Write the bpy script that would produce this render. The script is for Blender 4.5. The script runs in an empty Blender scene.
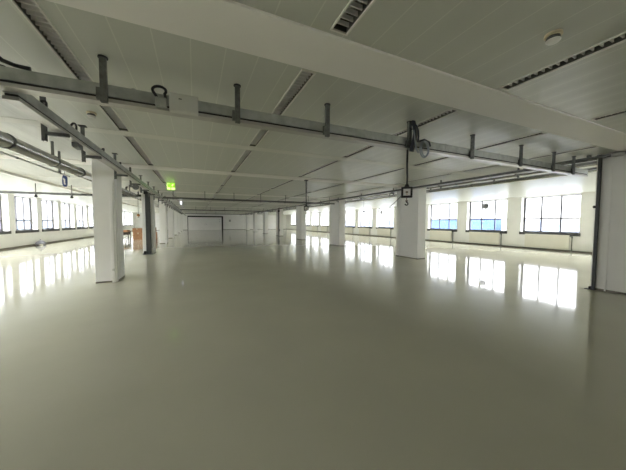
import bpy, math, random
from mathutils import Vector, Matrix
random.seed(7)
C = bpy.context.scene.collection
PI = math.pi
SKY_LOW, SKY_HIGH = .54, 4.0

# ------------------------------------------------------------------ materials
def mat(name, col, rough=0.5, metal=0.0, spec=0.5, var=0.0, vscale=3.0, bump=0.0, bscale=30.0, rvar=0.0):
    m = bpy.data.materials.new(name); m.use_nodes = True
    nt = m.node_tree; b = nt.nodes['Principled BSDF']
    b.inputs['Base Color'].default_value = (*col, 1)
    b.inputs['Roughness'].default_value = rough
    b.inputs['Metallic'].default_value = metal
    b.inputs['Specular IOR Level'].default_value = spec
    tc = nt.nodes.new('ShaderNodeTexCoord')
    if var or rvar:
        n = nt.nodes.new('ShaderNodeTexNoise'); n.inputs['Scale'].default_value = vscale
        n.inputs['Detail'].default_value = 5
        nt.links.new(tc.outputs['Object'], n.inputs['Vector'])
        if var:
            r = nt.nodes.new('ShaderNodeValToRGB')
            r.color_ramp.elements[0].position = 0.3; r.color_ramp.elements[1].position = 0.7
            r.color_ramp.elements[0].color = (*[c * (1 - var) for c in col], 1)
            r.color_ramp.elements[1].color = (*[min(1, c * (1 + var)) for c in col], 1)
            nt.links.new(n.outputs['Fac'], r.inputs['Fac'])
            nt.links.new(r.outputs['Color'], b.inputs['Base Color'])
        if rvar:
            mr = nt.nodes.new('ShaderNodeMapRange')
            mr.inputs['To Min'].default_value = rough - rvar; mr.inputs['To Max'].default_value = rough + rvar
            nt.links.new(n.outputs['Fac'], mr.inputs['Value'])
            nt.links.new(mr.outputs['Result'], b.inputs['Roughness'])
    if bump:
        n2 = nt.nodes.new('ShaderNodeTexNoise'); n2.inputs['Scale'].default_value = bscale
        nt.links.new(tc.outputs['Object'], n2.inputs['Vector'])
        bp = nt.nodes.new('ShaderNodeBump'); bp.inputs['Strength'].default_value = bump
        bp.inputs['Distance'].default_value = 0.01
        nt.links.new(n2.outputs['Fac'], bp.inputs['Height'])
        nt.links.new(bp.outputs['Normal'], b.inputs['Normal'])
    return m

def emit(name, col, s):
    m = bpy.data.materials.new(name); m.use_nodes = True
    b = m.node_tree.nodes['Principled BSDF']
    b.inputs['Base Color'].default_value = (*col, 1)
    b.inputs['Emission Color'].default_value = (*col, 1)
    b.inputs['Emission Strength'].default_value = s
    return m

M = {}
M['wall'] = mat('wall_paint', (.90, .89, .87), .55, var=.03, vscale=1.5)
M['column'] = mat('column_paint', (.86, .85, .82), .5, var=.02, vscale=2)
M['duct'] = mat('duct_plastic', (.84, .83, .80), .4, var=.02)
M['beam'] = mat('beam_paint', (.92, .90, .87), .5, var=.02, vscale=1)
M['strip'] = mat('joint_strip_paint', (.72, .715, .66), .45, var=.02, vscale=1)
M['base'] = mat('baseboard_grey', (.17, .15, .12), .5, var=.15)
M['galv'] = mat('galvanised_steel', (.44, .46, .44), .42, .45, var=.18, vscale=9)
M['strut'] = mat('dark_zinc_strut', (.16, .165, .155), .5, .6, var=.25, vscale=25)
M['silver'] = mat('silver_pipe', (.50, .50, .49), .2, .95, var=.1, vscale=4)
M['flange'] = mat('pale_flange', (.50, .49, .46), .32, .6, var=.08, vscale=8)
M['dark'] = mat('dark_slot', (.018, .018, .017), .6, var=.2)
M['black'] = mat('black_rubber', (.014, .013, .012), .55, var=.2, vscale=12)
M['pole'] = mat('charcoal_paint', (.055, .058, .056), .45, var=.15, vscale=6)
M['grey_cable'] = mat('grey_cable', (.34, .38, .44), .5, var=.1)
M['darkcable'] = mat('dark_blue_cable', (.05, .06, .08), .5, var=.1)
M['jbox'] = mat('junction_grey', (.60, .60, .55), .5, var=.04, vscale=6)
M['cream'] = mat('cream_plastic', (.66, .58, .40), .45, var=.06)
M['whitep'] = mat('white_plastic', (.82, .81, .78), .4, var=.03)
M['radiator'] = mat('radiator_enamel', (.82, .79, .71), .35, var=.02)
M['frame'] = mat('window_frame_grey', (.09, .088, .095), .45, var=.12, vscale=5)
M['sill'] = mat('sill_dark', (.06, .06, .058), .4, var=.15)
M['louvre'] = mat('louvre_aluminium', (.60, .60, .57), .22, .9, var=.06, vscale=20)
M['lwhite'] = mat('reflector_white', (.80, .79, .74), .4, var=.03)
M['lblade'] = mat('louvre_blade', (.90, .89, .89), .4, .1, var=.03)
M['ldark'] = mat('housing_inside', (.12, .12, .11), .6, var=.1)  # dark colour puts the shade of the recess into the housing
M['tube'] = mat('fluorescent_tube_off', (.75, .75, .70), .25, var=.02)
M['card'] = mat('brown_cardboard', (.40, .21, .105), .8, var=.15, vscale=6)
M['pallet'] = mat('dark_wood', (.035, .026, .016), .7, var=.3, vscale=9)
M['orange'] = mat('orange_hook', (.55, .25, .08), .5, var=.1)
M['blue'] = mat('sign_blue', (.035, .06, .20), .4, var=.05)
M['steel'] = mat('hook_steel', (.22, .18, .13), .4, .7, var=.1)
M['insul'] = mat('ivory_insulation', (.70, .68, .58), .6, var=.06, bump=.3, bscale=12)
M['fangrey'] = mat('fan_grey', (.17, .17, .17), .5, var=.1)
M['bag'] = mat('grey_bag', (.33, .33, .40), .6, var=.3, vscale=15)
M['green'] = emit('exit_green', (.34, .74, .04), .11)
M['exitwhite'] = emit('exit_white', (.80, 1.0, .42), .16)
M['lampwhite'] = emit('emergency_lamp', (.9, .93, 1.0), .35)

# window glass: thin pane, mostly clear with a Fresnel reflection
g = bpy.data.materials.new('window_glass'); g.use_nodes = True
nt = g.node_tree; nt.nodes.clear()
o_ = nt.nodes.new('ShaderNodeOutputMaterial'); mx = nt.nodes.new('ShaderNodeMixShader')
tr = nt.nodes.new('ShaderNodeBsdfTransparent'); gl = nt.nodes.new('ShaderNodeBsdfGlossy')
gl.inputs['Roughness'].default_value = 0.02
lw_ = nt.nodes.new('ShaderNodeLayerWeight'); pw = nt.nodes.new('ShaderNodeMath'); pw.operation = 'POWER'
nt.links.new(lw_.outputs['Facing'], pw.inputs[0]); pw.inputs[1].default_value = 5
fr = nt.nodes.new('ShaderNodeMath'); fr.operation = 'MULTIPLY_ADD'
nt.links.new(pw.outputs[0], fr.inputs[0]); fr.inputs[1].default_value = .93; fr.inputs[2].default_value = .05
tr.inputs['Color'].default_value = (.97, .985, .98, 1)
nt.links.new(fr.outputs[0], mx.inputs['Fac']); nt.links.new(tr.outputs[0], mx.inputs[1])
nt.links.new(gl.outputs[0], mx.inputs[2]); nt.links.new(mx.outputs[0], o_.inputs['Surface'])
M['glass'] = g

# floor: grey-green poured epoxy, glossy, faintly mottled
m = mat('floor_epoxy', (.50, .488, .39), .07, spec=.22, var=.04, vscale=.8, rvar=.015)
nt = m.node_tree; b = nt.nodes['Principled BSDF']
tc = nt.nodes.new('ShaderNodeTexCoord')
nn = nt.nodes.new('ShaderNodeTexNoise'); nn.inputs['Scale'].default_value = 3.2; nn.inputs['Detail'].default_value = 3
nt.links.new(tc.outputs['Object'], nn.inputs['Vector'])
bp = nt.nodes.new('ShaderNodeBump'); bp.inputs['Strength'].default_value = .05; bp.inputs['Distance'].default_value = .02
nt.links.new(nn.outputs['Fac'], bp.inputs['Height']); nt.links.new(bp.outputs['Normal'], b.inputs['Normal'])
M['floor'] = m

# ceiling: metal planks 0.3 m wide running down the hall, pale joint lines, slightly bowed
m = mat('ceiling_planks', (.61, .62, .57), .36, spec=.5)
nt = m.node_tree; b = nt.nodes['Principled BSDF']
tc = nt.nodes.new('ShaderNodeTexCoord'); sx = nt.nodes.new('ShaderNodeSeparateXYZ')
nt.links.new(tc.outputs['Object'], sx.inputs[0])
def mth(op, a, bb=None):
    n = nt.nodes.new('ShaderNodeMath'); n.operation = op
    if hasattr(a, 'is_linked') or hasattr(a, 'links'): nt.links.new(a, n.inputs[0])
    else: n.inputs[0].default_value = a
    if bb is not None:
        if hasattr(bb, 'links'): nt.links.new(bb, n.inputs[1])
        else: n.inputs[1].default_value = bb
    return n.outputs[0]
u = mth('ADD', mth('DIVIDE', sx.outputs['X'], .30), 100.53)
fr_ = mth('FRACT', u)
line = mth('LESS_THAN', mth('ABSOLUTE', mth('SUBTRACT', fr_, .5)), .018)
mixc = nt.nodes.new('ShaderNodeMix'); mixc.data_type = 'RGBA'
mixc.inputs['A'].default_value = (.61, .62, .57, 1); mixc.inputs['B'].default_value = (.71, .72, .66, 1)
nt.links.new(line, mixc.inputs['Factor'])
nt.links.new(mixc.outputs['Result'], b.inputs['Base Color'])
bow = mth('SINE', mth('MULTIPLY', u, 2 * PI))
n3 = nt.nodes.new('ShaderNodeTexNoise'); n3.inputs['Scale'].default_value = 1.1
nt.links.new(tc.outputs['Object'], n3.inputs['Vector'])
hsum = mth('ADD', bow, mth('MULTIPLY', n3.outputs['Fac'], 3.0))
bp = nt.nodes.new('ShaderNodeBump'); bp.inputs['Strength'].default_value = .12; bp.inputs['Distance'].default_value = .01
nt.links.new(hsum, bp.inputs['Height']); nt.links.new(bp.outputs['Normal'], b.inputs['Normal'])
M['ceiling'] = m

# outside
M['ground'] = mat('outside_ground', (.20, .205, .205), .9, var=.2, vscale=.15)
def facade(name, col, wcol, sx_, sz_):
    m = mat(name, col, .8)
    nt = m.node_tree; b = nt.nodes['Principled BSDF']
    tc = nt.nodes.new('ShaderNodeTexCoord'); br = nt.nodes.new('ShaderNodeTexBrick')
    mp = nt.nodes.new('ShaderNodeMapping'); mp.inputs['Rotation'].default_value = (PI / 2, 0, PI / 2)
    sp = nt.nodes.new('ShaderNodeSeparateXYZ'); cb = nt.nodes.new('ShaderNodeCombineXYZ')
    nt.links.new(tc.outputs['Object'], sp.inputs[0])
    nt.links.new(sp.outputs['Y'], cb.inputs['X']); nt.links.new(sp.outputs['Z'], cb.inputs['Y'])
    nt.links.new(cb.outputs[0], br.inputs['Vector'])
    br.offset = 0
    br.inputs['Color1'].default_value = (*wcol, 1); br.inputs['Color2'].default_value = (*[c * .9 for c in wcol], 1)
    br.inputs['Mortar'].default_value = (*col, 1); br.inputs['Scale'].default_value = 1
    br.inputs['Brick Width'].default_value = sx_; br.inputs['Row Height'].default_value = sz_
    br.inputs['Mortar Size'].default_value = .35
    nt.links.new(br.outputs['Color'], b.inputs['Base Color'])
    return m
M['fac_blue'] = facade('facade_blue', (.022, .055, .16), (.028, .066, .18), 6, 1.6)
M['fac_pale'] = facade('facade_pale', (.12, .14, .19), (.085, .105, .16), 2.2, 1.4)
M['fac_cyan'] = facade('facade_cyan', (.11, .14, .17), (.08, .11, .15), 2.0, 1.5)

# ------------------------------------------------------------------ mesh helper
class MB:
    def __init__(s): s.v = []; s.f = []; s.sm = []
    def box(s, x0, x1, y0, y1, z0, z1):
        b = len(s.v)
        s.v += [(x0,y0,z0),(x1,y0,z0),(x1,y1,z0),(x0,y1,z0),(x0,y0,z1),(x1,y0,z1),(x1,y1,z1),(x0,y1,z1)]
        for q in ((0,3,2,1),(4,5,6,7),(0,1,5,4),(1,2,6,5),(2,3,7,6),(3,0,4,7)):
            s.f.append(tuple(b + i for i in q)); s.sm.append(False)
        return s
    def quad(s, *p):
        b = len(s.v); s.v += [tuple(q) for q in p]; s.f.append(tuple(range(b, b + len(p)))); s.sm.append(False); return s
    def ring(s, pts, closed=False, r=.01, n=10, caps=True):
        P = [Vector(p) for p in pts]; N = len(P); b = len(s.v)
        up = None
        for i, p in enumerate(P):
            if closed: t = (P[(i + 1) % N] - P[i - 1]).normalized()
            else: t = (P[min(i + 1, N - 1)] - P[max(i - 1, 0)]).normalized()
            if up is None:
                up = Vector((0, 0, 1)) if abs(t.z) < .9 else Vector((1, 0, 0))
            a = (up - t * up.dot(t)).normalized(); c = t.cross(a); up = a
            rr = r[i] if isinstance(r, (list, tuple)) else r
            for k in range(n):
                an = 2 * PI * k / n
                s.v.append(tuple(p + (a * math.cos(an) + c * math.sin(an)) * rr))
        for i in range(N if closed else N - 1):
            j = (i + 1) % N
            for k in range(n):
                l = (k + 1) % n
                s.f.append((b + i*n + k, b + j*n + k, b + j*n + l, b + i*n + l)); s.sm.append(True)
        if caps and not closed:
            s.f.append(tuple(b + k for k in range(n))); s.sm.append(False)
            s.f.append(tuple(b + (N-1)*n + k for k in reversed(range(n)))); s.sm.append(False)
        return s
    def lathe(s, prof, cx=0, cy=0, cz=0, n=24):
        b = len(s.v)
        for (r, z) in prof:
            for k in range(n):
                a = 2*PI*k/n; s.v.append((cx + r*math.cos(a), cy + r*math.sin(a), cz + z))
        for i in range(len(prof) - 1):
            for k in range(n):
                l = (k+1) % n
                s.f.append((b+i*n+k, b+i*n+l, b+(i+1)*n+l, b+(i+1)*n+k)); s.sm.append(True)
        s.f.append(tuple(b + k for k in reversed(range(n)))); s.sm.append(False)
        s.f.append(tuple(b + (len(prof)-1)*n + k for k in range(n))); s.sm.append(False)
        return s
    def build(s, name, m, parent=None, bevel=0):
        me = bpy.data.meshes.new(name); me.from_pydata(s.v, [], s.f); me.update()
        for p, q in zip(me.polygons, s.sm): p.use_smooth = q
        me.materials.append(m)
        o = bpy.data.objects.new(name, me); C.objects.link(o)
        if parent: o.parent = parent
        if bevel:
            bv = o.modifiers.new('bevel', 'BEVEL'); bv.width = bevel; bv.segments = 2; bv.limit_method = 'ANGLE'
        return o

def tag(o, label, cat, group=None, kind=None):
    o['label'] = label; o['category'] = cat
    if group: o['group'] = group
    if kind: o['kind'] = kind
    return o
def thing(name, label, cat, loc=(0,0,0), group=None):
    o = bpy.data.objects.new(name, None); o.empty_display_size = .1; C.objects.link(o); o.location = loc
    return tag(o, label, cat, group)
def struct(name, mb, m, parent=None, bevel=0):
    o = mb.build(name, m, parent, bevel)
    if parent is None: o['kind'] = 'structure'
    return o
def sempty(name, loc):
    o = bpy.data.objects.new(name, None); o.empty_display_size = .1; C.objects.link(o); o.location = loc
    o['kind'] = 'structure'; return o
KIDS = {}
def dup(root, loc, label=None, group=None):
    r = root.copy(); C.objects.link(r); r.location = loc
    if label: r['label'] = label
    if group: r['group'] = group
    elif 'group' in r and group is None: pass
    for ch in list(root.children):
        c = ch.copy(); C.objects.link(c); c.parent = r
        for g2 in list(ch.children):
            d = g2.copy(); C.objects.link(d); d.parent = c
    return r
ORD = ['first','second','third','fourth','fifth','sixth','seventh','eighth','ninth','tenth','eleventh','twelfth','thirteenth','fourteenth']

# ------------------------------------------------------------------ dimensions (metres)
HC = 3.20                      # ceiling
XR, XRW = 18.74, 19.06         # right wall: pier face, window plane
XL, XLW = -9.83, -10.16        # left wall
Y0, YF = -16.0, 56.2           # back and far wall
S = 6.765                      # column spacing
BAY = S / 2
XCL, XCR = -1.896, 8.742       # faces of the column rows towards the hall
B0, B1 = 2.04, 2.57            # the near ceiling band
ROWX = [-1.105, 1.13, 3.39, 5.66, 7.69]   # luminaire rows

# ------------------------------------------------------------------ setting
struct('floor', MB().box(XLW-.3, XRW+.3, Y0-.3, YF+.3, -.3, 0), M['floor'])

LW = .078                      # half width of the slot
def bayspan(k):
    if k % 2: return (B1 + k*BAY + .03, B0 + (k+1)*BAY - .05)
    return (B1 + k*BAY + .05, B0 + (k+1)*BAY + .23)
mb = MB()
xs = [XLW-.3]
for x in ROWX: xs += [x-LW, x+LW]
xs.append(XRW+.3)
for i in range(0, len(xs), 2):
    mb.quad((xs[i],Y0-.3,HC),(xs[i],YF+.3,HC),(xs[i+1],YF+.3,HC),(xs[i+1],Y0-.3,HC))
spans = [bayspan(k) for k in range(-1, 15)]
for i in range(1, len(xs)-1, 2):
    y = Y0-.3
    for a, bb in spans:
        mb.quad((xs[i],y,HC),(xs[i],a,HC),(xs[i+1],a,HC),(xs[i+1],y,HC)); y = bb
    mb.quad((xs[i],y,HC),(xs[i],YF+.3,HC),(xs[i+1],YF+.3,HC),(xs[i+1],y,HC))
mb.box(XLW-.3, XRW+.3, Y0-.3, YF+.3, HC+.25, HC+.5)  # unseen slab above, added to stop sky light leaking through gaps
struct('ceiling', mb, M['ceiling'])

n = 1
for k in range(-2, 16):
    y0 = B0 + k*BAY; y1 = B1 + k*BAY
    if k % 2:                                             # flush joint strip midway between the beams
        struct('trim_%d' % n, MB().box(-5.5, 11.0, y0+.26, y1, HC-.004, HC+.01), M['strip'])
    else:                                                 # broad shallow beam on the column line
        struct('trim_%d' % n, MB().box(-5.5, 11.0, y0, y1, HC-.022, HC+.01), M['beam'], bevel=.006)
    n += 1
for x0, x1 in ((-5.62, -5.5), (11.0, 11.12)):          # shallow downstands beside the aisles
    struct('trim_%d' % n, MB().box(x0, x1, Y0, YF, HC-.07, HC+.01), M['beam']); n += 1

# right wall with piers, window openings above a 1 m breast
RK = range(-6, 13)  # unseen openings towards the back are assumed, left bare to admit daylight
rop = [(6.90+3.6*k, 9.67+3.6*k) for k in RK]
SILL = 1.0; WT = 3.16
def window_wall(name, face, out, ops):
    a, b_ = min(face, out), max(face, out)
    mb = MB(); mb.box(a, b_, Y0, YF, 0, SILL); mb.box(a, b_, Y0, YF, WT, HC)
    y = Y0
    for p, q in ops:
        mb.box(a, b_, y, p, SILL, WT); y = q
    mb.box(a, b_, y, YF, SILL, WT)
    return struct(name, mb, M['wall'])
window_wall('wall_right', XR, XRW+.06, rop)
LK = range(-8, 10)  # openings out of view are assumed and unglazed, added for their daylight
lop = [(24.69+3*k, 27.10+3*k) for k in LK]
window_wall('wall_left', XL, XLW-.06, lop)
struct('wall_far', MB().box(XLW-.06, XRW+.06, YF, YF+.3, 0, HC), M['wall'])
struct('wall_back', MB().box(XLW-.06, XRW+.06, Y0-.3, Y0, 0, HC), M['wall'])  # unseen behind the camera, added to close the room for the light
struct('baseboard_right', MB().box(XR-.018, XR, Y0, YF, 0, .085), M['base'])
struct('baseboard_left', MB().box(XL, XL+.018, Y0, YF, 0, .085), M['base'])
mb = MB()
mb.box(XL, -1.36, YF-.015, YF, 0, .06); mb.box(5.22, XR, YF-.015, YF, 0, .06)
struct('baseboard_far', mb, M['base'])

# windows: three lights with a transom, dark grey frames
wn = 1
def make_window(p, q, face, xw, sgn, tz):
    global wn
    w = sempty('window_%d' % wn, (xw, (p+q)/2, SILL)); wn += 1
    L = (q-p)/2; h = WT - SILL; t = .03
    f = MB()
    f.box(-t, t, -L, -L+.09, 0, h); f.box(-t, t, L-.09, L, 0, h); f.box(-t, t, -L, L, 0, .09); f.box(-t, t, -L, L, h-.05, h)
    f.build('window_frame', M['frame'], w)
    for c in (-1, 1):
        MB().box(-t, t, c*L/3-.034, c*L/3+.034, .09, h-.05).build('mullion', M['frame'], w)
    z = tz - SILL
    MB().box(-t, t, -L+.09, L-.09, z-.036, z+.036).build('transom', M['frame'], w)
    ed = [-L+.09, -L/3, L/3, L-.09]
    for c in range(3):
        for (za, zb) in ((.09, z-.03), (z+.03, h-.05)):
            MB().quad((0, ed[c], za), (0, ed[c+1], za), (0, ed[c+1], zb), (0, ed[c], zb)).build('pane', M['glass'], w)
    d = face - xw
    sl = MB(); a, b_ = sorted((0, d)); sl.box(a, b_, -L+.004, L-.004, .0, .03); a, b_ = sorted((d, d - sgn*.04)); sl.box(a, b_, -L-.06, L+.06, -.13, .04)
    sl.build('window_sill', M['sill'], w)
for k, (p, q) in zip(RK, rop):
    if k >= -1: make_window(p, q, XR, XRW, 1, 1.85)
for k, (p, q) in zip(LK, lop):
    if k >= -2: make_window(p, q, XL, XLW, -1, 1.67)

# far door: dark frame and two wide leaves
d = sempty('door_1', (1.95, YF, 0))
mb = MB(); mb.box(-3.27, 3.27, -.14, 0, 2.50, 2.76); mb.box(2.98, 3.27, -.14, 0, 0, 2.50)
mb.box(-3.27, -3.17, -.09, 0, 0, 2.52)
mb.build('door_frame', M['black'], d)
for a, b_ in ((-3.16, -.015), (.015, 3.01)):
    lf = MB().box(a, b_, -.05, -.005, .01, 2.51).build('door_leaf', M['wall'], d)
    MB().ring([(b_-.12 if a < -1 else a+.12, -.06, 1.0), (b_-.12 if a < -1 else a+.12, -.06, 1.25)], r=.015).build('door_handle', M['strut'], lf)
for zz in (1.65, 2.05):
    MB().box(2.5, 2.58, -.07, -.05, zz, zz+.12).build('door_bracket', M['strut'], d)

# ------------------------------------------------------------------ columns
def make_column(face_x, side, w, dpt, name_label, loc):
    # local origin at the corner towards the hall and the camera; side=+1 body extends to +x
    t = thing('column', name_label, 'column', loc)
    x0, x1 = (0, w) if side > 0 else (-w, 0)
    MB().box(x0, x1, 0, dpt, 0, HC).build('shaft', M['column'], t, bevel=.012)
    bb = MB(); e = .012
    if side > 0:
        bb.box(-e, 0, -e, dpt, 0, .04); bb.box(0, w, -e, 0, 0, .04)
    else:
        bb.box(0, e, .06, dpt, 0, .04); bb.box(-w, -.12, -e, 0, 0, .04)
    bb.build('baseboard', M['base'], t)
    if side < 0:
        MB().box(-.115, -.045, -.028, 0, 0, HC-.55).build('cable_duct', M['duct'], t, bevel=.004)
        MB().box(-.008, .014, .11, .17, .12, HC-.5).build('cable_duct', M['duct'], t, bevel=.003)
        s_ = MB().box(-.105, -.055, -.045, -.028, .30, .36).build('socket', M['jbox'], t, bevel=.003)
    else:
        MB().box(-.014, 0, dpt-.27, dpt-.24, 0, HC-.3).build('joint_strip', M['duct'], t)
    return t
lcol = None
left_names = ['nearest white column of the left row, cable duct on its face',
 'second white column of the left row, behind the thick charcoal post',
 'third white column of the left row, just past the cardboard boxes',
 'fourth white column of the left row from the camera',
 'fifth white column of the left row from the camera',
 'sixth white column of the left row, small in the distance',
 'seventh and farthest white column of the left row']
for k in range(7):
    loc = (XCL, 8.413 + S*k, 0)
    if lcol is None: lcol = make_column(XCL, -1, .474, .731, left_names[0], loc)
    else: dup(lcol, loc, left_names[k])
rcol = None
right_names = ['big pale column cut by the right edge of the photo',
 'broad white column behind the hanging power box',
 'third white column of the right row, between two groups of windows',
 'fourth white column of the right row, narrow with windows on both sides',
 'fifth column of the right row, with the thin dark pole at its corner',
 'sixth column of the right row, just left of the thin dark pole',
 'seventh column of the right row, a narrow strip far away',
 'farthest column of the right row, next to the far wall notice']
for k in range(-1, 7):
    loc = (XCR, 8.413 + S*k, 0)
    if rcol is None: rcol = make_column(XCR, 1, .454, 1.32, right_names[0], loc)
    else: dup(rcol, loc, right_names[k+1])

# ------------------------------------------------------------------ recessed luminaires
def make_light(L, label):
    t = thing('ceiling_light', label, 'ceiling light', (0,0,0), 'recessed louvre lights in the ceiling')
    h = .13
    hb = MB(); w = LW - .004                      # housing, open below
    hb.quad((-w,0,0),(-w,0,h),(-w,L,h),(-w,L,0)); hb.quad((w,0,0),(w,L,0),(w,L,h),(w,0,h))
    hb.quad((-w,0,h),(w,0,h),(w,L,h),(-w,L,h)); hb.quad((-w,0,0),(w,0,0),(w,0,h),(-w,0,h)); hb.quad((-w,L,0),(-w,L,h),(w,L,h),(w,L,0))
    hb.build('housing', M['ldark'], t)
    rim = MB(); e = .010
    rim.box(-LW-.004, -LW+e, -.004, L+.004, -.012, .004); rim.box(LW-e, LW+.004, -.004, L+.004, -.012, .004)
    rim.box(-LW+e, LW-e, -.004, e, -.012, .004); rim.box(-LW+e, LW-e, L-e, L+.004, -.012, .004)
    rim.build('rim', M['lwhite'], t)
    rf = MB()                                     # curved side reflectors high in the housing
    for sg in (-1, 1):
        pr = [(LW-.014, .060), (LW-.022, .075), (LW-.034, .09), (LW-.05, .10)]
        for (a, za), (b_, zb) in zip(pr[:-1], pr[1:]):
            rf.quad((sg*a,.02,za),(sg*a,L-.02,za),(sg*b_,L-.02,zb),(sg*b_,.02,zb))
    rf.build('reflector', M['louvre'], t)
    lv = MB(); n = int((L-.06)/.062)
    for i in range(n):
        y = .05 + i*(L-.1)/(n-1)
        lv.box(-LW+.012, LW-.012, y-.006, y+.006, .022, .056)
    lv.build('louvre', M['lblade'], t)
    MB().ring([(0,.06,.082),(0,L-.06,.082)], r=.013, n=8).build('tube', M['tube'], t)
    return t
rown = ['row nearest the left columns', 'second row from the left', 'middle row', 'fourth row from the left', 'row nearest the right columns']
first = [None, None]
for i, x in enumerate(ROWX):
    for k in range(-1, 15):
        a, bb = bayspan(k)
        if k == -1 and i in (0, 4): 
            continue
        if k == -1: lab = 'louvre ceiling light, %s, on the camera side of the wide band' % rown[i]
        elif k < 9: lab = 'louvre ceiling light, %s, %s bay beyond the wide near band' % (rown[i], ORD[k])
        else: lab = 'tiny louvre ceiling light in the distance, %s, towards the far wall' % rown[i]
        if first[k % 2] is None:
            r = first[k % 2] = make_light(bb-a, lab); r.location = (x, a, HC)
        else: r = dup(first[k % 2], (x, a, HC), lab)
        r['group'] = ('distant lights, ' + rown[i]) if k >= 9 else 'recessed louvre lights in the ceiling'
# slots left in the two bays without a visible fitting are closed
for i in (0, 4):
    a, bb = bayspan(-1)
    struct('trim_%d' % n, MB().box(ROWX[i]-LW, ROWX[i]+LW, a, bb, HC, HC+.01), M['ceiling']); n += 1

# ------------------------------------------------------------------ overhead trunking
def trunk(parent, axis, a, b_, c, z0, z1, wid=.12, m='galv'):
    """channel: body, dark slot, pale lower flange; runs along axis from a to b_, centred on c"""
    def bx(mb, w, za, zb, a=a, b_=b_):
        if axis == 'x': mb.box(a, b_, c-w/2, c+w/2, za, zb)
        else: mb.box(c-w/2, c+w/2, a, b_, za, zb)
        return mb
    bx(MB(), wid, z0+.058, z1).build('channel', M[m], parent, bevel=.004)
    bx(MB(), wid*.80, z0+.034, z0+.058, a+.01, b_-.01).build('slot', M['dark'], parent)
    mb = bx(MB(), wid*1.04, z0, z0+.034)
    mb.build('flange', M['flange'], parent)

YT = 3.32
t = thing('cable_trunking', 'long grey steel trunking crossing the hall overhead close to the camera', 'cable trunking')
trunk(t, 'x', -1.95, 9.15, YT, 2.785, 2.955)
for x in (-.55, 2.3, 4.0, 5.5): MB().box(x-.015, x+.015, YT-.065, YT+.065, 2.85, 2.96).build('joint', M['galv'], t)

def strut(mb, x, y, z0, z1, axis='x'):
    # slotted U channel hanger
    mb.box(x-.028, x+.028, y-.018, y-.012, z0, z1); mb.box(x-.028, x-.022, y-.012, y+.022, z0, z1); mb.box(x+.022, x+.028, y-.012, y+.022, z0, z1)
    mb.box(x-.022, x+.022, y+.012, y+.016, z0, z1)
hx = [-.79, .48, 1.67, 3.14, 4.66, 6.18, 7.45, 8.35]
for x in hx:
    mb = MB(); strut(mb, x, YT-.085, 2.765, HC-.012); h_ = mb.build('hanger', M['strut'], t)
    MB().lathe([(.042,-.012),(.042,0)], x, YT-.08, HC, 16).build('ceiling_plate', M['black'], h_)
    MB().box(x-.06, x-.029, YT-.10, YT-.0625, 2.79, 2.90).build('clamp', M['strut'], h_)

j = thing('junction_box', 'pale grey junction box on the near overhead trunking', 'junction box', (-.085, YT-.103, 2.772))
MB().box(-.14, .14, -.04, .035, 0, .185).build('body', M['jbox'], j, bevel=.008)
MB().box(-.135, .135, -.052, -.04, .006, .179).build('cover', M['jbox'], j, bevel=.006)
MB().box(-.05, -.02, -.056, -.052, .12, .13).build('mark', M['strut'], j)
cl = thing('cable_plug', 'black looped cable with grey plug beside the pale junction box', 'cable', (-.31, YT-.093, 2.80))
MB().box(-.045, .06, -.03, .02, 0, .10).build('plug', M['galv'], cl, bevel=.01)
pts = [(-.03,-.01,.10)] + [(-.005+.062*math.cos(a), -.02+.03*math.sin(a), .165+.055*math.sin(a)) for a in [PI*1.15 - i*PI*1.35/10 for i in range(11)]] + [(.05,-.01,.10)]
MB().ring(pts, r=.014, n=8).build('loop', M['black'], cl)
ca = MB(); ca.ring([(-1.80,YT-.02,3.10),(-1.68,YT-.03,3.095),(-1.58,YT-.04,3.06),(-1.51,YT-.05,3.005),(-1.43,YT-.055,2.98),(-1.33,YT-.05,2.974)], r=.018, n=8)
ca.ring([(-1.80,YT,3.03),(-1.70,YT-.01,3.03),(-1.60,YT-.0,2.99),(-1.52,YT-.0,2.972)], r=.012, n=8)
tag(ca.build('power_cable', M['black']), 'black cable draped over the trunking at the left photo edge', 'cable')

t = thing('cable_trunking', 'long grey trunking running down the hall in front of the left columns', 'cable trunking')
trunk(t, 'y', 3.40, 55.6, -1.53, 2.72, 2.87, .11)
for i in range(24):
    y = 4.40 + i*1.6 if i > 1 else (4.40, 5.66)[i]
    if y > 55: break
    mb = MB(); x = -1.69
    mb.box(x-.022, x+.022, y-.025, y-.018, 2.60, HC-.012); mb.box(x-.022, x-.016, y-.018, y+.02, 2.60, HC-.012); mb.box(x+.016, x+.022, y-.018, y+.02, 2.60, HC-.012)
    for q in range(6): mb.box(x-.012, x+.012, y-.028, y-.025, 2.66+q*.09, 2.70+q*.09)
    h_ = mb.build('hanger', M['strut'], t)
    MB().box(x+.022, -1.45, y-.02, y+.02, 2.675, 2.717).build('arm', M['strut'], h_)
    MB().box(x-.05, x+.05, y-.05, y+.05, HC-.012, HC).build('ceiling_plate', M['black'], h_)
for i, y in enumerate((3.95, 4.75, 6.0, 7.2)):
    lab = ['black cable loop on the left trunking nearest the cross trunking', 'black curved cable end on the left trunking beside the first bracket',
           'small black cable bow on the left trunking before the first column', 'small black cable bow on the left trunking above the first column'][i]
    r_ = (.05, .075, .045, .04)[i]
    pts = [(-1.52+.02*math.sin(q), y + r_*1.2*math.cos(q), 2.884 + r_*math.sin(q)) for q in [PI*p/10 for p in range(11)]]
    tag(MB().ring(pts, r=.013, n=8).build('cable_loop', M['black']), lab, 'cable')
dp = thing('tap_off_box', 'small grey tap-off box under the left trunking near its second bracket', 'junction box', (-1.53, 4.9, 2.62))
MB().box(-.035, .035, -.10, .10, .04, .098).build('body', M['strut'], dp, bevel=.006)
MB().box(-.028, .028, -.085, .085, .03, .04).build('cover', M['strut'], dp)

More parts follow.
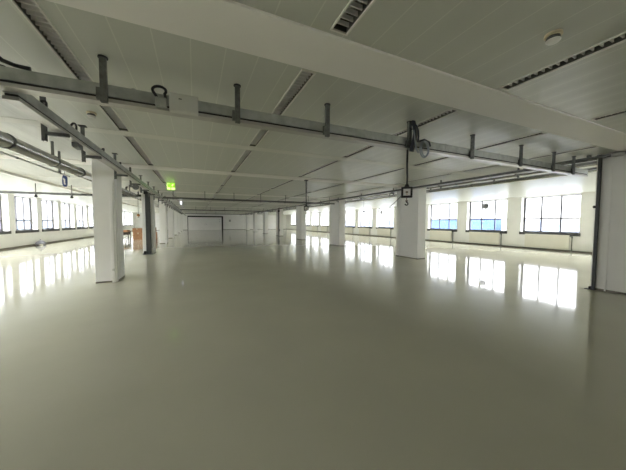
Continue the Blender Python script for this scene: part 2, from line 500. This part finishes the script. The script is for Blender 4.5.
t = thing('cable_trunking', 'grey trunking running down the hall along the right columns', 'cable trunking')
trunk(t, 'y', 3.6, 55.6, 8.42, 2.99, 3.09, .08, 'strut')
for i in range(20):
    y = 4.5 + i*2.6
    if y > 55: break
    mb = MB(); mb.box(8.482, 8.52, y-.02, y+.02, 2.88, HC); mb.box(8.36, 8.48, y-.02, y+.02, 2.95, 2.988)
    mb.build('hanger', M['strut'], t)

# cable conduit across the top of the near right column
t = thing('conduit', 'dark conduit with oval coupler crossing the top of the right edge column', 'conduit')
MB().ring([(8.57,4.4,3.125),(8.57,1.2,3.125)], r=.034, n=10).build('pipe', M['strut'], t)
MB().ring([(8.57,2.68,3.125),(8.57,2.64,3.125),(8.57,2.50,3.125),(8.57,2.46,3.125)], r=[.036,.055,.055,.036], n=12).build('coupler', M['flange'], t)
MB().box(8.53, 8.61, 3.02, 3.08, 3.09, HC).build('clip', M['strut'], t)

# pipes in the left aisle
def pipe_run(label, x, z, y0, y1, r, m, cpl, hang, mate_x=None):
    t = thing('pipe', label, 'pipe')
    MB().ring([(x,y0,z),(x,y1,z)], r=r, n=16).build('pipe_body', M[m], t)
    for y in cpl:
        MB().ring([(x,y-.03,z),(x,y+.03,z)], r=r*1.12, n=16).build('coupling', M['strut'], t)
    for y in hang:
        mb = MB(); mb.box(x-.018, x+.018, y-.02, y+.02, z+r, HC); mb.ring([(x,y-.022,z),(x,y+.022,z)], r=r*1.12, n=16)
        mb.build('hanger', M['strut'], t)
    return t
pipe_run('thick silver pipe running down the left aisle beside the trunking', -2.58, 2.81, .5, 50, .105, 'silver', [5.55, 8.3, 14.4, 20.5], [7+3.4*i for i in range(12)])
pipe_run('thin pale conduit beside the thick left silver pipe', -2.80, 2.70, .5, 8.4, .016, 'flange', [6.3], [4.2, 7.9])
# pipes in the right aisle
pipe_run('upper silver pipe running along the right aisle ceiling', 9.36, 3.125, 1.0, 52, .058, 'silver', [7.1, 10.9, 14.6, 21.0], [5.75+2.7*i for i in range(17)])
pipe_run('lower silver pipe running along the right aisle ceiling', 9.55, 3.00, 1.0, 52, .055, 'silver', [6.6, 10.4, 14.2, 20.6], [5.80+2.7*i for i in range(17)])
pipe_run('thin dark conduit between the right columns and the silver pipes', 9.05, 3.165, 3.0, 52, .018, 'strut', [], [])

# cross services about 15 m and 30 m into the hall
def cross_run(name_lab, y, z, x0, x1, xs):
    t = thing('service_rail', name_lab, 'service rail')
    mb = MB(); mb.box(x0, x1, y-.03, y+.03, z-.035, z+.035); mb.build('rail', M['strut'], t, bevel=.005)
    MB().box(x0, x1, y-.028, y+.028, z-.055, z-.038).build('slot', M['dark'], t)
    for x in xs:
        mb = MB(); mb.ring([(x,y-.045,z-.07),(x,y-.045,HC)], r=.014, n=8); mb.box(x-.03, x+.03, y-.06, y+.04, z-.075, z-.055)
        mb.build('hanger', M['strut'], t)
YC = 15.02
cross_run('dark service rail crossing the hall at the second left column', YC, 2.81, -1.45, 8.3, [-.98+1.48*i for i in range(7)])
cross_run('thin far service rail crossing the hall midway to the far wall', 29.9, 2.84, -1.4, 8.3, [.1+1.42*i for i in range(6)])
cross_run('third and farthest service rail, small before the far wall', 44.6, 2.86, -1.4, 8.3, [.2+1.42*i for i in range(6)])
cross_run('thin dark rail crossing the left aisle in front of the windows', YC, 2.81, XL+.02, -2.70, [-8.6,-7.4,-6.12,-4.94,-3.8])
t = thing('service_beam', 'black beam joining the thick charcoal post to the left aisle', 'beam')
MB().box(-3.35, -2.34, YC-.13, YC-.05, 2.79, 2.90).build('beam', M['black'], t, bevel=.006)
MB().box(-4.62, -3.36, YC-.1, YC-.05, 2.79, 2.83).build('end_rail', M['black'], t)
mb = MB()
for x in (-3.2, -2.85, -2.45): mb.box(x-.02, x+.02, YC-.11, YC-.07, 2.90, HC)
mb.build('bracket', M['black'], t)
t = thing('pipe_assembly', 'ivory lagged pipe bend hanging beside the second left column', 'pipe')
pts = [(-2.75,14.35,3.06),(-2.55,14.3,3.06),(-2.38,14.2,3.06),(-2.28,14.0,3.06),(-2.25,13.7,3.06),(-2.25,13.2,3.06)]
MB().ring(pts, r=.10, n=16).build('lagging', M['insul'], t)
MB().ring([(-2.25,13.2,3.06),(-2.25,13.14,3.06)], r=.125, n=16).build('flange', M['strut'], t)
MB().ring([(-2.75,14.35,3.06),(-2.81,14.36,3.06)], r=.125, n=16).build('flange', M['strut'], t)
MB().box(-2.28, -2.22, 13.5, 13.53, 3.15, HC).build('hanger', M['strut'], t)

# clamps hanging from the aisle rail
for i, x in enumerate((-6.12, -4.94)):
    t = thing('rail_pendant', ['dark hanging plug under the left aisle rail, the one nearer the left edge', 'dark hanging plug under the left aisle rail, the one nearer the column'][i], 'pendant', (x, YC-.045, 2.62))
    MB().lathe([(.022,0),(.055,.015),(.05,.06),(.02,.115)], n=12).build('plug', M['black'], t)

# ------------------------------------------------------------------ posts
t = thing('steel_post', 'thick charcoal steel post standing against the second left column', 'post', (-2.10, 15.03, 0))
mb = MB(); mb.box(-.10, .10, -.02, 0, .02, 2.93); mb.box(-.10, -.08, 0, .10, .02, 2.93); mb.box(.08, .10, 0, .10, .02, 2.93)
mb.build('channel', M['pole'], t, bevel=.004)
MB().box(-.24, .22, -.22, .105, 0, .02).build('base_plate', M['pole'], t, bevel=.004)
mb = MB(); mb.box(-.2, -.1, -.14, -.0, .02, .16); mb.build('foot_bracket', M['black'], t, bevel=.02)
MB().box(-.14, .14, -.09, .1, 2.93, 3.08).build('head_bracket', M['black'], t, bevel=.01)
t = thing('steel_post', 'dark upright post with foot at the edge of the right foreground column', 'post', (XCR-.045, 2.90, 0))
mb = MB(); mb.box(-.03, .03, -.03, .025, .012, HC-.02); mb.build('upright', M['pole'], t, bevel=.004)
MB().box(-.075, .035, -.05, .13, 0, .012).build('base_plate', M['black'], t)
MB().box(-.05, .03, .03, .07, .012, .07).build('foot_bracket', M['black'], t, bevel=.01)
MB().box(-.06, .035, -.045, .04, HC-.05, HC-.02).build('head_bracket', M['black'], t)
MB().lathe([(.02,0),(.032,.01),(.032,.05),(.02,.06)], 0, .05, 1.95, 12).build('knob', M['black'], t)
t = thing('steel_post', 'thin dark pole reaching the floor far away at a right row column', 'post', (XCR-.09, 28.62, 0))
MB().box(-.05, .05, -.05, .05, .015, HC-.02).build('upright', M['pole'], t, bevel=.004)
MB().box(-.11, .08, -.1, .1, 0, .015).build('base_plate', M['black'], t)
MB().box(-.09, .09, -.09, .09, 2.72, 2.92).build('head_bracket', M['black'], t)
MB().box(-.02, .09, -.08, -.05, .55, .8).build('catch', M['black'], t)

# ------------------------------------------------------------------ hanging power boxes
def power_box(label, loc):
    t = thing('power_box', label, 'power box', loc)       # origin at the middle of the box
    fr = MB(); w = .086; e = .031; d_ = .05
    fr.box(-w, w, -d_, d_, -w, -w+e); fr.box(-w, w, -d_, d_, w-e, w); fr.box(-w, -w+e, -d_, d_, -w+e, w-e); fr.box(w-e, w, -d_, d_, -w+e, w-e)
    fr.build('rubber_frame', M['black'], t, bevel=.008)
    fc = MB().box(-w+e, w-e, -d_+.014, d_-.014, -w+e, w-e).build('face', M['whitep'], t)
    sk = MB().box(-.018, .018, -d_+.006, -d_+.014, -.012, .014).build('socket', M['steel'], fc, bevel=.004)
    MB().box(-.012, .012, -d_+.01, -d_+.014, -.035, -.025).build('socket', M['orange'], fc)
    top = (2.78 if loc[1] < 5 else 2.70) - loc[2]
    MB().ring([(0,0,w),(0,0,w+.05)], r=[.045,.022], n=10).build('gland', M['black'], t)
    MB().ring([(0,0,w+.04),(.003,0,.25),(-.004,0,.45),(0,0,top)], r=.016, n=8).build('cable', M['black'], t)
    MB().ring([(0,0,-w),(0,0,-w-.05)], r=.007, n=6).build('chain', M['steel'], t)
    pts = [(0,0,-w-.05),(.0,0,-w-.075)] + [(.022*math.sin(a)*1.0, 0, -w-.10+.022*math.cos(a)) for a in [i*PI*1.5/9 for i in range(10)]]
    MB().ring(pts, r=.009, n=8).build('hook', M['black'], t)
    MB().ring([(0,0,-w-.045),(0,0,-w-.062)], r=.022, n=10).build('hook_block', M['steel'], t)
    return t
Z2 = 2.09
t = power_box('black framed power box with hook hanging from the near trunking', (3.17, YT-.02, Z2))
t.rotation_euler.z = -.74
rod = MB().ring([(3.09,YT+.0,2.04),(2.98,YT+.0,1.95),(2.83,YT+.0,1.84)], r=.006, n=6).build('pull_rod', M['strut'], t)
rod.matrix_parent_inverse = (Matrix.Translation((3.17, YT-.02, Z2)) @ Matrix.Rotation(-.74, 4, 'Z')).inverted()
d_ = thing('cable_drop', 'bundle of dark cables coming down the hanger to the near power box', 'cable', (3.16, YT-.115, 2.80))
for q, (ox, m_) in enumerate(((0,'darkcable'),(.03,'strut'),(-.03,'darkcable'))):
    pts = [(ox*.5,-.02,.42),(ox+.03,-.02,.33),(ox+.05,-.025,.22),(ox+.03,-.025,.1),(ox,-.02,0),(ox-.02,-.02,-.08)]
    MB().ring(pts, r=.014, n=8).build('hanging_cable', M[m_], d_)
pts = [(-.06,-.02,.30),(-.02,-.03,.34),(.06,-.03,.33),(.10,-.03,.26),(.11,-.03,.17),(.10,-.03,.08)]
MB().ring(pts, r=.013, n=8).build('coil', M['darkcable'], d_)
pts = [(.0,-.04,.25),(.02,-.045,.10),(.05,-.045,-.03),(.10,-.045,-.10)]
MB().ring(pts, r=.011, n=8).build('cable_tail', M['grey_cable'], d_)
lp = [(.0+.12*math.cos(a)*.75, 0, .13*math.sin(a)) for a in [2*PI*i/20 for i in range(20)]]
lo = thing('cable_coil', 'pale blue-grey cable coil hanging off the near trunking', 'cable', (3.46, YT-.085, 2.80))
MB().ring(lp, closed=True, r=.011, n=8).build('coil', M['grey_cable'], lo)
MB().ring([(x*.9, y-.024, z*.94+.004) for x, y, z in lp], closed=True, r=.010, n=8).build('coil', M['grey_cable'], lo)
MB().ring([(-.1,0,.12),(.0,.0,.16),(.1,-.01,.13),(.13,-.01,.06)], r=.014, n=8).build('hanger_tie', M['darkcable'], lo)

# a second one further down the hall hangs from its own ceiling rail
t = power_box('small dark power box on a long cable, deep in the hall', (3.84, 9.15, 2.12))
t.rotation_euler.z = -.35
t2 = thing('ceiling_hanger', 'short dark ceiling hanger carrying the deep hall power box', 'hanger', (3.84, 9.15, 2.70))
mb = MB(); mb.box(-.02, .02, -.02, .02, .0, .478); mb.build('strut', M['strut'], t2)
MB().box(-.06, .06, -.06, .06, .45, .478).build('plate', M['black'], t2)
# cable drops below the right aisle pipes
for i, (x, y, zl) in enumerate(((9.80, 16.3, 2.25), (9.80, 13.9, 2.28))):
    t = thing('cable_drop', ['thin cable with round plug hanging before the far right windows', 'thin cable with round plug hanging left of the broad right column'][i], 'cable', (x, y, zl))
    MB().ring([(0,0,.04),(0,0,HC-zl)], r=.008, n=6).build('cable', M['black'], t)
    MB().lathe([(.02,-.06),(.06,-.04),(.06,.03),(.02,.05)], n=12).build('plug', M['black'], t)
    MB().box(-.05, .05, -.05, .05, HC-zl-.02, HC-zl).build('ceiling_plate', M['strut'], t)
t = thing('hoist_pendant', 'orange pendant on a thin cable in front of the second left column', 'pendant', (-2.42, 14.6, 1.86))
MB().ring([(0,0,.1),(0,0,HC-1.86)], r=.010, n=6).build('cable', M['strut'], t)
MB().lathe([(.02,-.02),(.06,.0),(.06,.06),(.02,.1)], n=12).build('body', M['orange'], t)
MB().ring([(.03*math.sin(a)+.0, 0, -.05+.03*math.cos(a)) for a in [i*PI*1.5/8 for i in range(9)]], r=.009, n=8).build('hook', M['steel'], t)

# ------------------------------------------------------------------ ceiling devices and signs
def detector(label, x, y):
    t = thing('smoke_detector', label, 'smoke detector', (x, y, HC))
    MB().lathe([(.060,0),(.062,-.02),(.056,-.026)], n=28).build('base', M['cream'], t)
    MB().lathe([(.046,-.024),(.05,-.045),(.046,-.052),(.030,-.055)], n=28).build('sensor_ring', M['strut'], t)
    MB().lathe([(.050,-.052),(.051,-.058),(.04,-.07),(.02,-.074)], n=28).build('cap', M['whitep'], t)
    return t
detector('cream smoke detector on the ceiling right of the wide near band', 2.80, 1.26)
detector('small smoke detector by the left light row beyond the near trunking', -1.36, 4.92)

t = thing('exit_sign', 'lit green exit sign hanging above the left column row', 'exit sign', (-.86, 12.0, 2.87))
MB().box(-.15, .15, .0, .05, 0, .30).build('case', M['green'], t, bevel=.012)
mb = MB()                                                    # figure, door and arrow
mb.box(-.135, -.02, -.006, 0, .02, .10); mb.box(.02, .135, -.006, 0, .02, .10)
mb.box(-.135, -.115, -.006, 0, .10, .26); mb.box(-.115, -.04, -.006, 0, .24, .26); mb.box(.05, .06, -.006, 0, .12, .24)
mb.quad((.02,-.006,.18),(.08,-.006,.26),(.10,-.006,.24),(.055,-.006,.17))
mb.build('pictogram', M['exitwhite'], t)
mb = MB(); mb.ring([(-.1,.025,.30),(-.1,.025,HC-2.87)], r=.006, n=6); mb.ring([(.1,.025,.30),(.1,.025,HC-2.87)], r=.006, n=6)
mb.build('suspension_wire', M['strut'], t)

t = thing('aisle_sign', 'blue upright oval sign with white symbol in the left aisle', 'sign', (-3.27, 9.5, 2.55))
def oval(mb, w, h, y0, y1, cz, n=24):
    b = len(mb.v)
    for y in (y0, y1):
        for k in range(n):
            a = 2*PI*k/n
            ex = math.copysign(abs(math.cos(a))**.6, math.cos(a)); ez = math.copysign(abs(math.sin(a))**.8, math.sin(a))
            mb.v.append((w*ex, y, cz + h*ez))
    mb.f.append(tuple(b+k for k in range(n))); mb.sm.append(False)
    mb.f.append(tuple(b+n+k for k in reversed(range(n)))); mb.sm.append(False)
    for k in range(n): mb.f.append((b+k, b+n+k, b+n+(k+1)%n, b+(k+1)%n)); mb.sm.append(False)
    return mb
oval(MB(), .055, .16, -.012, .012, .17).build('board', M['blue'], t)
mb = MB(); mb.box(-.02, .012, -.016, -.012, .08, .22); mb.box(-.034, -.004, -.016, -.012, .20, .25); mb.box(-.02, .026, -.016, -.012, .07, .10)
mb.build('symbol', M['whitep'], t)
MB().ring([(0,0,.33),(0,0,HC-2.55)], r=.006, n=6).build('suspension_wire', M['strut'], t)

t = thing('emergency_lamp', 'small bright emergency lamp far down by the left columns', 'lamp', (-.93, 22.0, 2.90))
MB().box(-.06, .06, 0, .04, 0, .22).build('diffuser', M['lampwhite'], t, bevel=.01)
MB().box(-.07, .07, .0, .05, .22, HC-2.90).build('ceiling_bracket', M['flange'], t)

# fans set in the upper window panes
def fan(label, y, z, xw=XRW):
    t = thing('window_fan', label, 'ventilation fan', (xw-.035, y, z))
    mb = MB(); R_ = .21
    mb.ring([(0, R_*math.cos(a), R_*math.sin(a)) for a in [2*PI*i/24 for i in range(24)]], closed=True, r=.022, n=8)
    mb.build('ring', M['fangrey'], t)
    mb = MB()
    for i in range(5): mb.box(-.012, -.004, -.17, .17, -.125+i*.055, -.10+i*.055)
    mb.build('grille', M['fangrey'], t)
    MB().ring([(-.0,0,0),(.006,0,0)], r=.18, n=24).build('backplate', M['fangrey'], t)
    MB().ring([(-.03,0,0),(-.012,0,0)], r=.04, n=14).build('hub', M['strut'], t)
    return t
fan('round grey fan in the upper pane of the second right window', 12.09, 2.78)
fan('round grey fan in a window left of the broad right column', 23.6, 2.72)
fan('round grey fan in a far right window, left of two hanging cables', 28.6, 2.75)
fan('round grey fan in the farthest right window that shows one', 32.1, 2.75)

# ------------------------------------------------------------------ radiators
def radiator(label, yc):
    t = thing('radiator', label, 'radiator', (XR-.10, yc, .11), 'radiators under the right windows')
    mb = MB(); mb.box(-.035, -.005, -1.06, 1.06, 0, .80)
    mb.box(.015, .04, -1.04, 1.04, .02, .78)
    mb.build('panel', M['radiator'], t, bevel=.012)
    gr = MB()
    for i in range(40): gr.box(-.004, .014, -1.0+i*.05, -.98+i*.05, .03, .79)
    gr.build('fins', M['radiator'], t)
    MB().box(-.03, .04, -1.05, 1.05, .80, .812).build('top_grille', M['lwhite'], t)
    MB().ring([(0,-1.16,-.11),(0,-1.16,.72),(0,-1.10,.74),(0,-1.05,.74)], r=.022, n=8).build('supply_pipe', M['strut'], t)
    MB().ring([(0,-1.16,.66),(0,-1.16,.78)], r=.035, n=10).build('valve', M['strut'], t)
    mb = MB(); mb.box(.03, .098, -.8, -.76, .1, .7); mb.box(.03, .098, .76, .8, .1, .7); mb.build('bracket', M['radiator'], t)
    return t
r0 = None
rl = ['white panel radiator under the window nearest the right edge column', 'white panel radiator under the second right window, the one with the fan',
      'white panel radiator under the window just right of the broad column', 'white radiator hidden behind the broad column, under its window',
      'white panel radiator under the first window left of the broad column', 'white panel radiator under the second window left of the broad column',
      'white panel radiator under the third window left of the broad column', 'white radiator under the first window left of the third right column',
      'white radiator under the second window left of the third right column', 'white radiator under the third window left of the third right column']
for k in range(10):
    if k == 3: continue
    yc = 8.30 + 3.6*k
    if r0 is None: r0 = radiator(rl[k], yc)
    else: dup(r0, (XR-.10, yc, .11), rl[k])

# ------------------------------------------------------------------ stacked goods in the left aisle
def carton(label, x, y, z, w, d_, h, rz):
    t = thing('cardboard_box', label, 'cardboard box', (x, y, z)); t.rotation_euler.z = rz
    MB().box(-w/2, w/2, -d_/2, d_/2, 0, h).build('carton', M['card'], t, bevel=.01)
    mb = MB(); mb.box(-.03, .03, -d_/2-.003, d_/2+.003, h, h+.003); mb.box(-.03, .03, -d_/2-.003, -d_/2, h-.12, h)
    mb.build('tape', M['cream'], t)
    mb = MB(); mb.box(-w/2, -.004, -d_/2, d_/2, h, h+.002); mb.box(.004, w/2, -d_/2, d_/2, h, h+.002)
    mb.build('flap', M['card'], t)
carton('brown cardboard box on the floor left of the charcoal post', -4.62, 27.6, 0, .74, .7, .62, .1)
carton('brown cardboard box lying on top of the box left of the post', -4.64, 27.6, .635, .68, .62, .38, -.08)
carton('brown cardboard box glimpsed between second and third left columns', -3.62, 28.3, 0, .75, .7, .62, .15)
carton('upper cardboard box glimpsed between second and third left columns', -3.66, 28.3, .635, .6, .6, .42, -.1)
t = thing('work_table', 'low dark wooden table beside the cardboard boxes in the left aisle', 'table', (-5.80, 27.9, 0))
MB().box(-.55, .50, -.45, .45, .62, .68).build('tabletop', M['pallet'], t, bevel=.006)
MB().box(-.48, .44, -.40, .40, .44, .615).build('drawer_box', M['pallet'], t)
for x in (-.5, .42):
    for y in (-.4, .4): MB().box(x, x+.06, y-.03, y+.03, 0, .62).build('leg', M['pallet'], t)
tag(MB().box(-.5, .45, -.4, .4, 0, .16).build('flat_pack', M['card'], None, bevel=.01), 'flat brown carton lying on the dark table by the boxes', 'cardboard box')
bpy.data.objects['flat_pack'].location = (-5.80, 27.9, .685)

t = thing('floor_bag', 'small grey bundle on the floor against the left window wall', 'bag', (-9.50, 23.55, 0))
mb = MB(); mb.lathe([(.20,0),(.27,.07),(.25,.17),(.16,.26),(.06,.31)], n=18); mb.build('sack', M['bag'], t)
MB().lathe([(.09,0),(.10,.05),(.05,.09)], .1, -.2, .0, 12).build('white_roll', M['whitep'], t)
MB().ring([(0,0,.30),(.02,0,.36),(-.03,.02,.40)], r=.025, n=8).build('knot', M['bag'], t)

t = thing('wall_notice', 'small dark notice on the far wall right of the dark door frame', 'notice', (6.55, YF-.012, 1.82))
MB().box(-.16, .16, -.006, .011, -.16, .22).build('board', M['fangrey'], t)
MB().box(-.10, .10, -.009, -.006, -.05, .12).build('sheet', M['jbox'], t)

# ------------------------------------------------------------------ outside
struct('outside_ground', MB().box(-260, -10.6, -200, 260, -5.2, -5), M['ground'])
struct('outside_ground_right', MB().box(19.5, 280, -200, 260, -5.2, -5), M['ground'])
def house(name, label, x0, x1, y0, y1, zt, m):
    t = thing(name, label, 'building', ((x0+x1)/2, (y0+y1)/2, -5))
    hw, hd = (x1-x0)/2, (y1-y0)/2
    MB().box(-hw, hw, -hd, hd, 0, zt+5).build('facade', M[m], t)
    mb = MB(); mb.box(-hw-.15, hw+.15, -hd-.15, hd+.15, zt+5, zt+5.12)
    mb.build('roof_edge', M['flange'], t)
house('street_building', 'blue hall seen low through the windows right of the broad column', 48, 52, 30.0, 48, 2.2, 'fac_blue')
house('street_building', 'pale building seen low through the window nearest the right edge', 50, 66, 6, 28, 2.1, 'fac_pale')
house('street_building', 'pale building seen low through the windows left of the broad column', 50, 66, 52, 90, 2.0, 'fac_pale')
house('street_building', 'pale bluish building seen low through the left windows', -52, -40, 45, 130, 1.9, 'fac_cyan')

# ------------------------------------------------------------------ sky, camera, view
w = bpy.data.worlds.new('overcast_sky'); bpy.context.scene.world = w; w.use_nodes = True
nt = w.node_tree; bg = nt.nodes['Background']
# overcast: hazy and dimmer at the horizon, far brighter higher up
tc = nt.nodes.new('ShaderNodeTexCoord'); sp = nt.nodes.new('ShaderNodeSeparateXYZ')
nt.links.new(tc.outputs['Generated'], sp.inputs[0])
mr = nt.nodes.new('ShaderNodeMapRange'); mr.interpolation_type = 'SMOOTHSTEP'
mr.inputs['From Min'].default_value = .07; mr.inputs['From Max'].default_value = .45
mr.inputs['To Min'].default_value = SKY_LOW; mr.inputs['To Max'].default_value = SKY_HIGH
nt.links.new(sp.outputs['Z'], mr.inputs['Value'])
bg.inputs['Color'].default_value = (.98, .99, 1.03, 1)
nt.links.new(mr.outputs['Result'], bg.inputs['Strength'])

cam = bpy.data.cameras.new('camera'); co = bpy.data.objects.new('camera', cam); C.objects.link(co)
cam.sensor_width = 36; cam.lens = 261.508 * 36 / 626; cam.clip_end = 600; cam.clip_start = .02
fw = Vector((0.41052108, 0.91051977, -0.04925634)); rt = Vector((0.91167914, -0.41089345, 0.00277923)); up = Vector((0.01770857, 0.04604691, 0.9987823))
co.matrix_world = Matrix(((rt.x, up.x, -fw.x, 0), (rt.y, up.y, -fw.y, 0), (rt.z, up.z, -fw.z, 1.6), (0, 0, 0, 1)))
sc = bpy.context.scene; sc.camera = co
sc.view_settings.view_transform = 'Standard'; sc.view_settings.look = 'None'
sc.view_settings.gamma = 1; sc.view_settings.use_curve_mapping = False
sc.view_settings.exposure = 3.02
cy = sc.cycles
cy.max_bounces = 14; cy.diffuse_bounces = 10; cy.glossy_bounces = 6; cy.transparent_max_bounces = 16
cy.sample_clamp_indirect = 8.0; cy.caustics_reflective = False; cy.caustics_refractive = False
cy.use_denoising = True
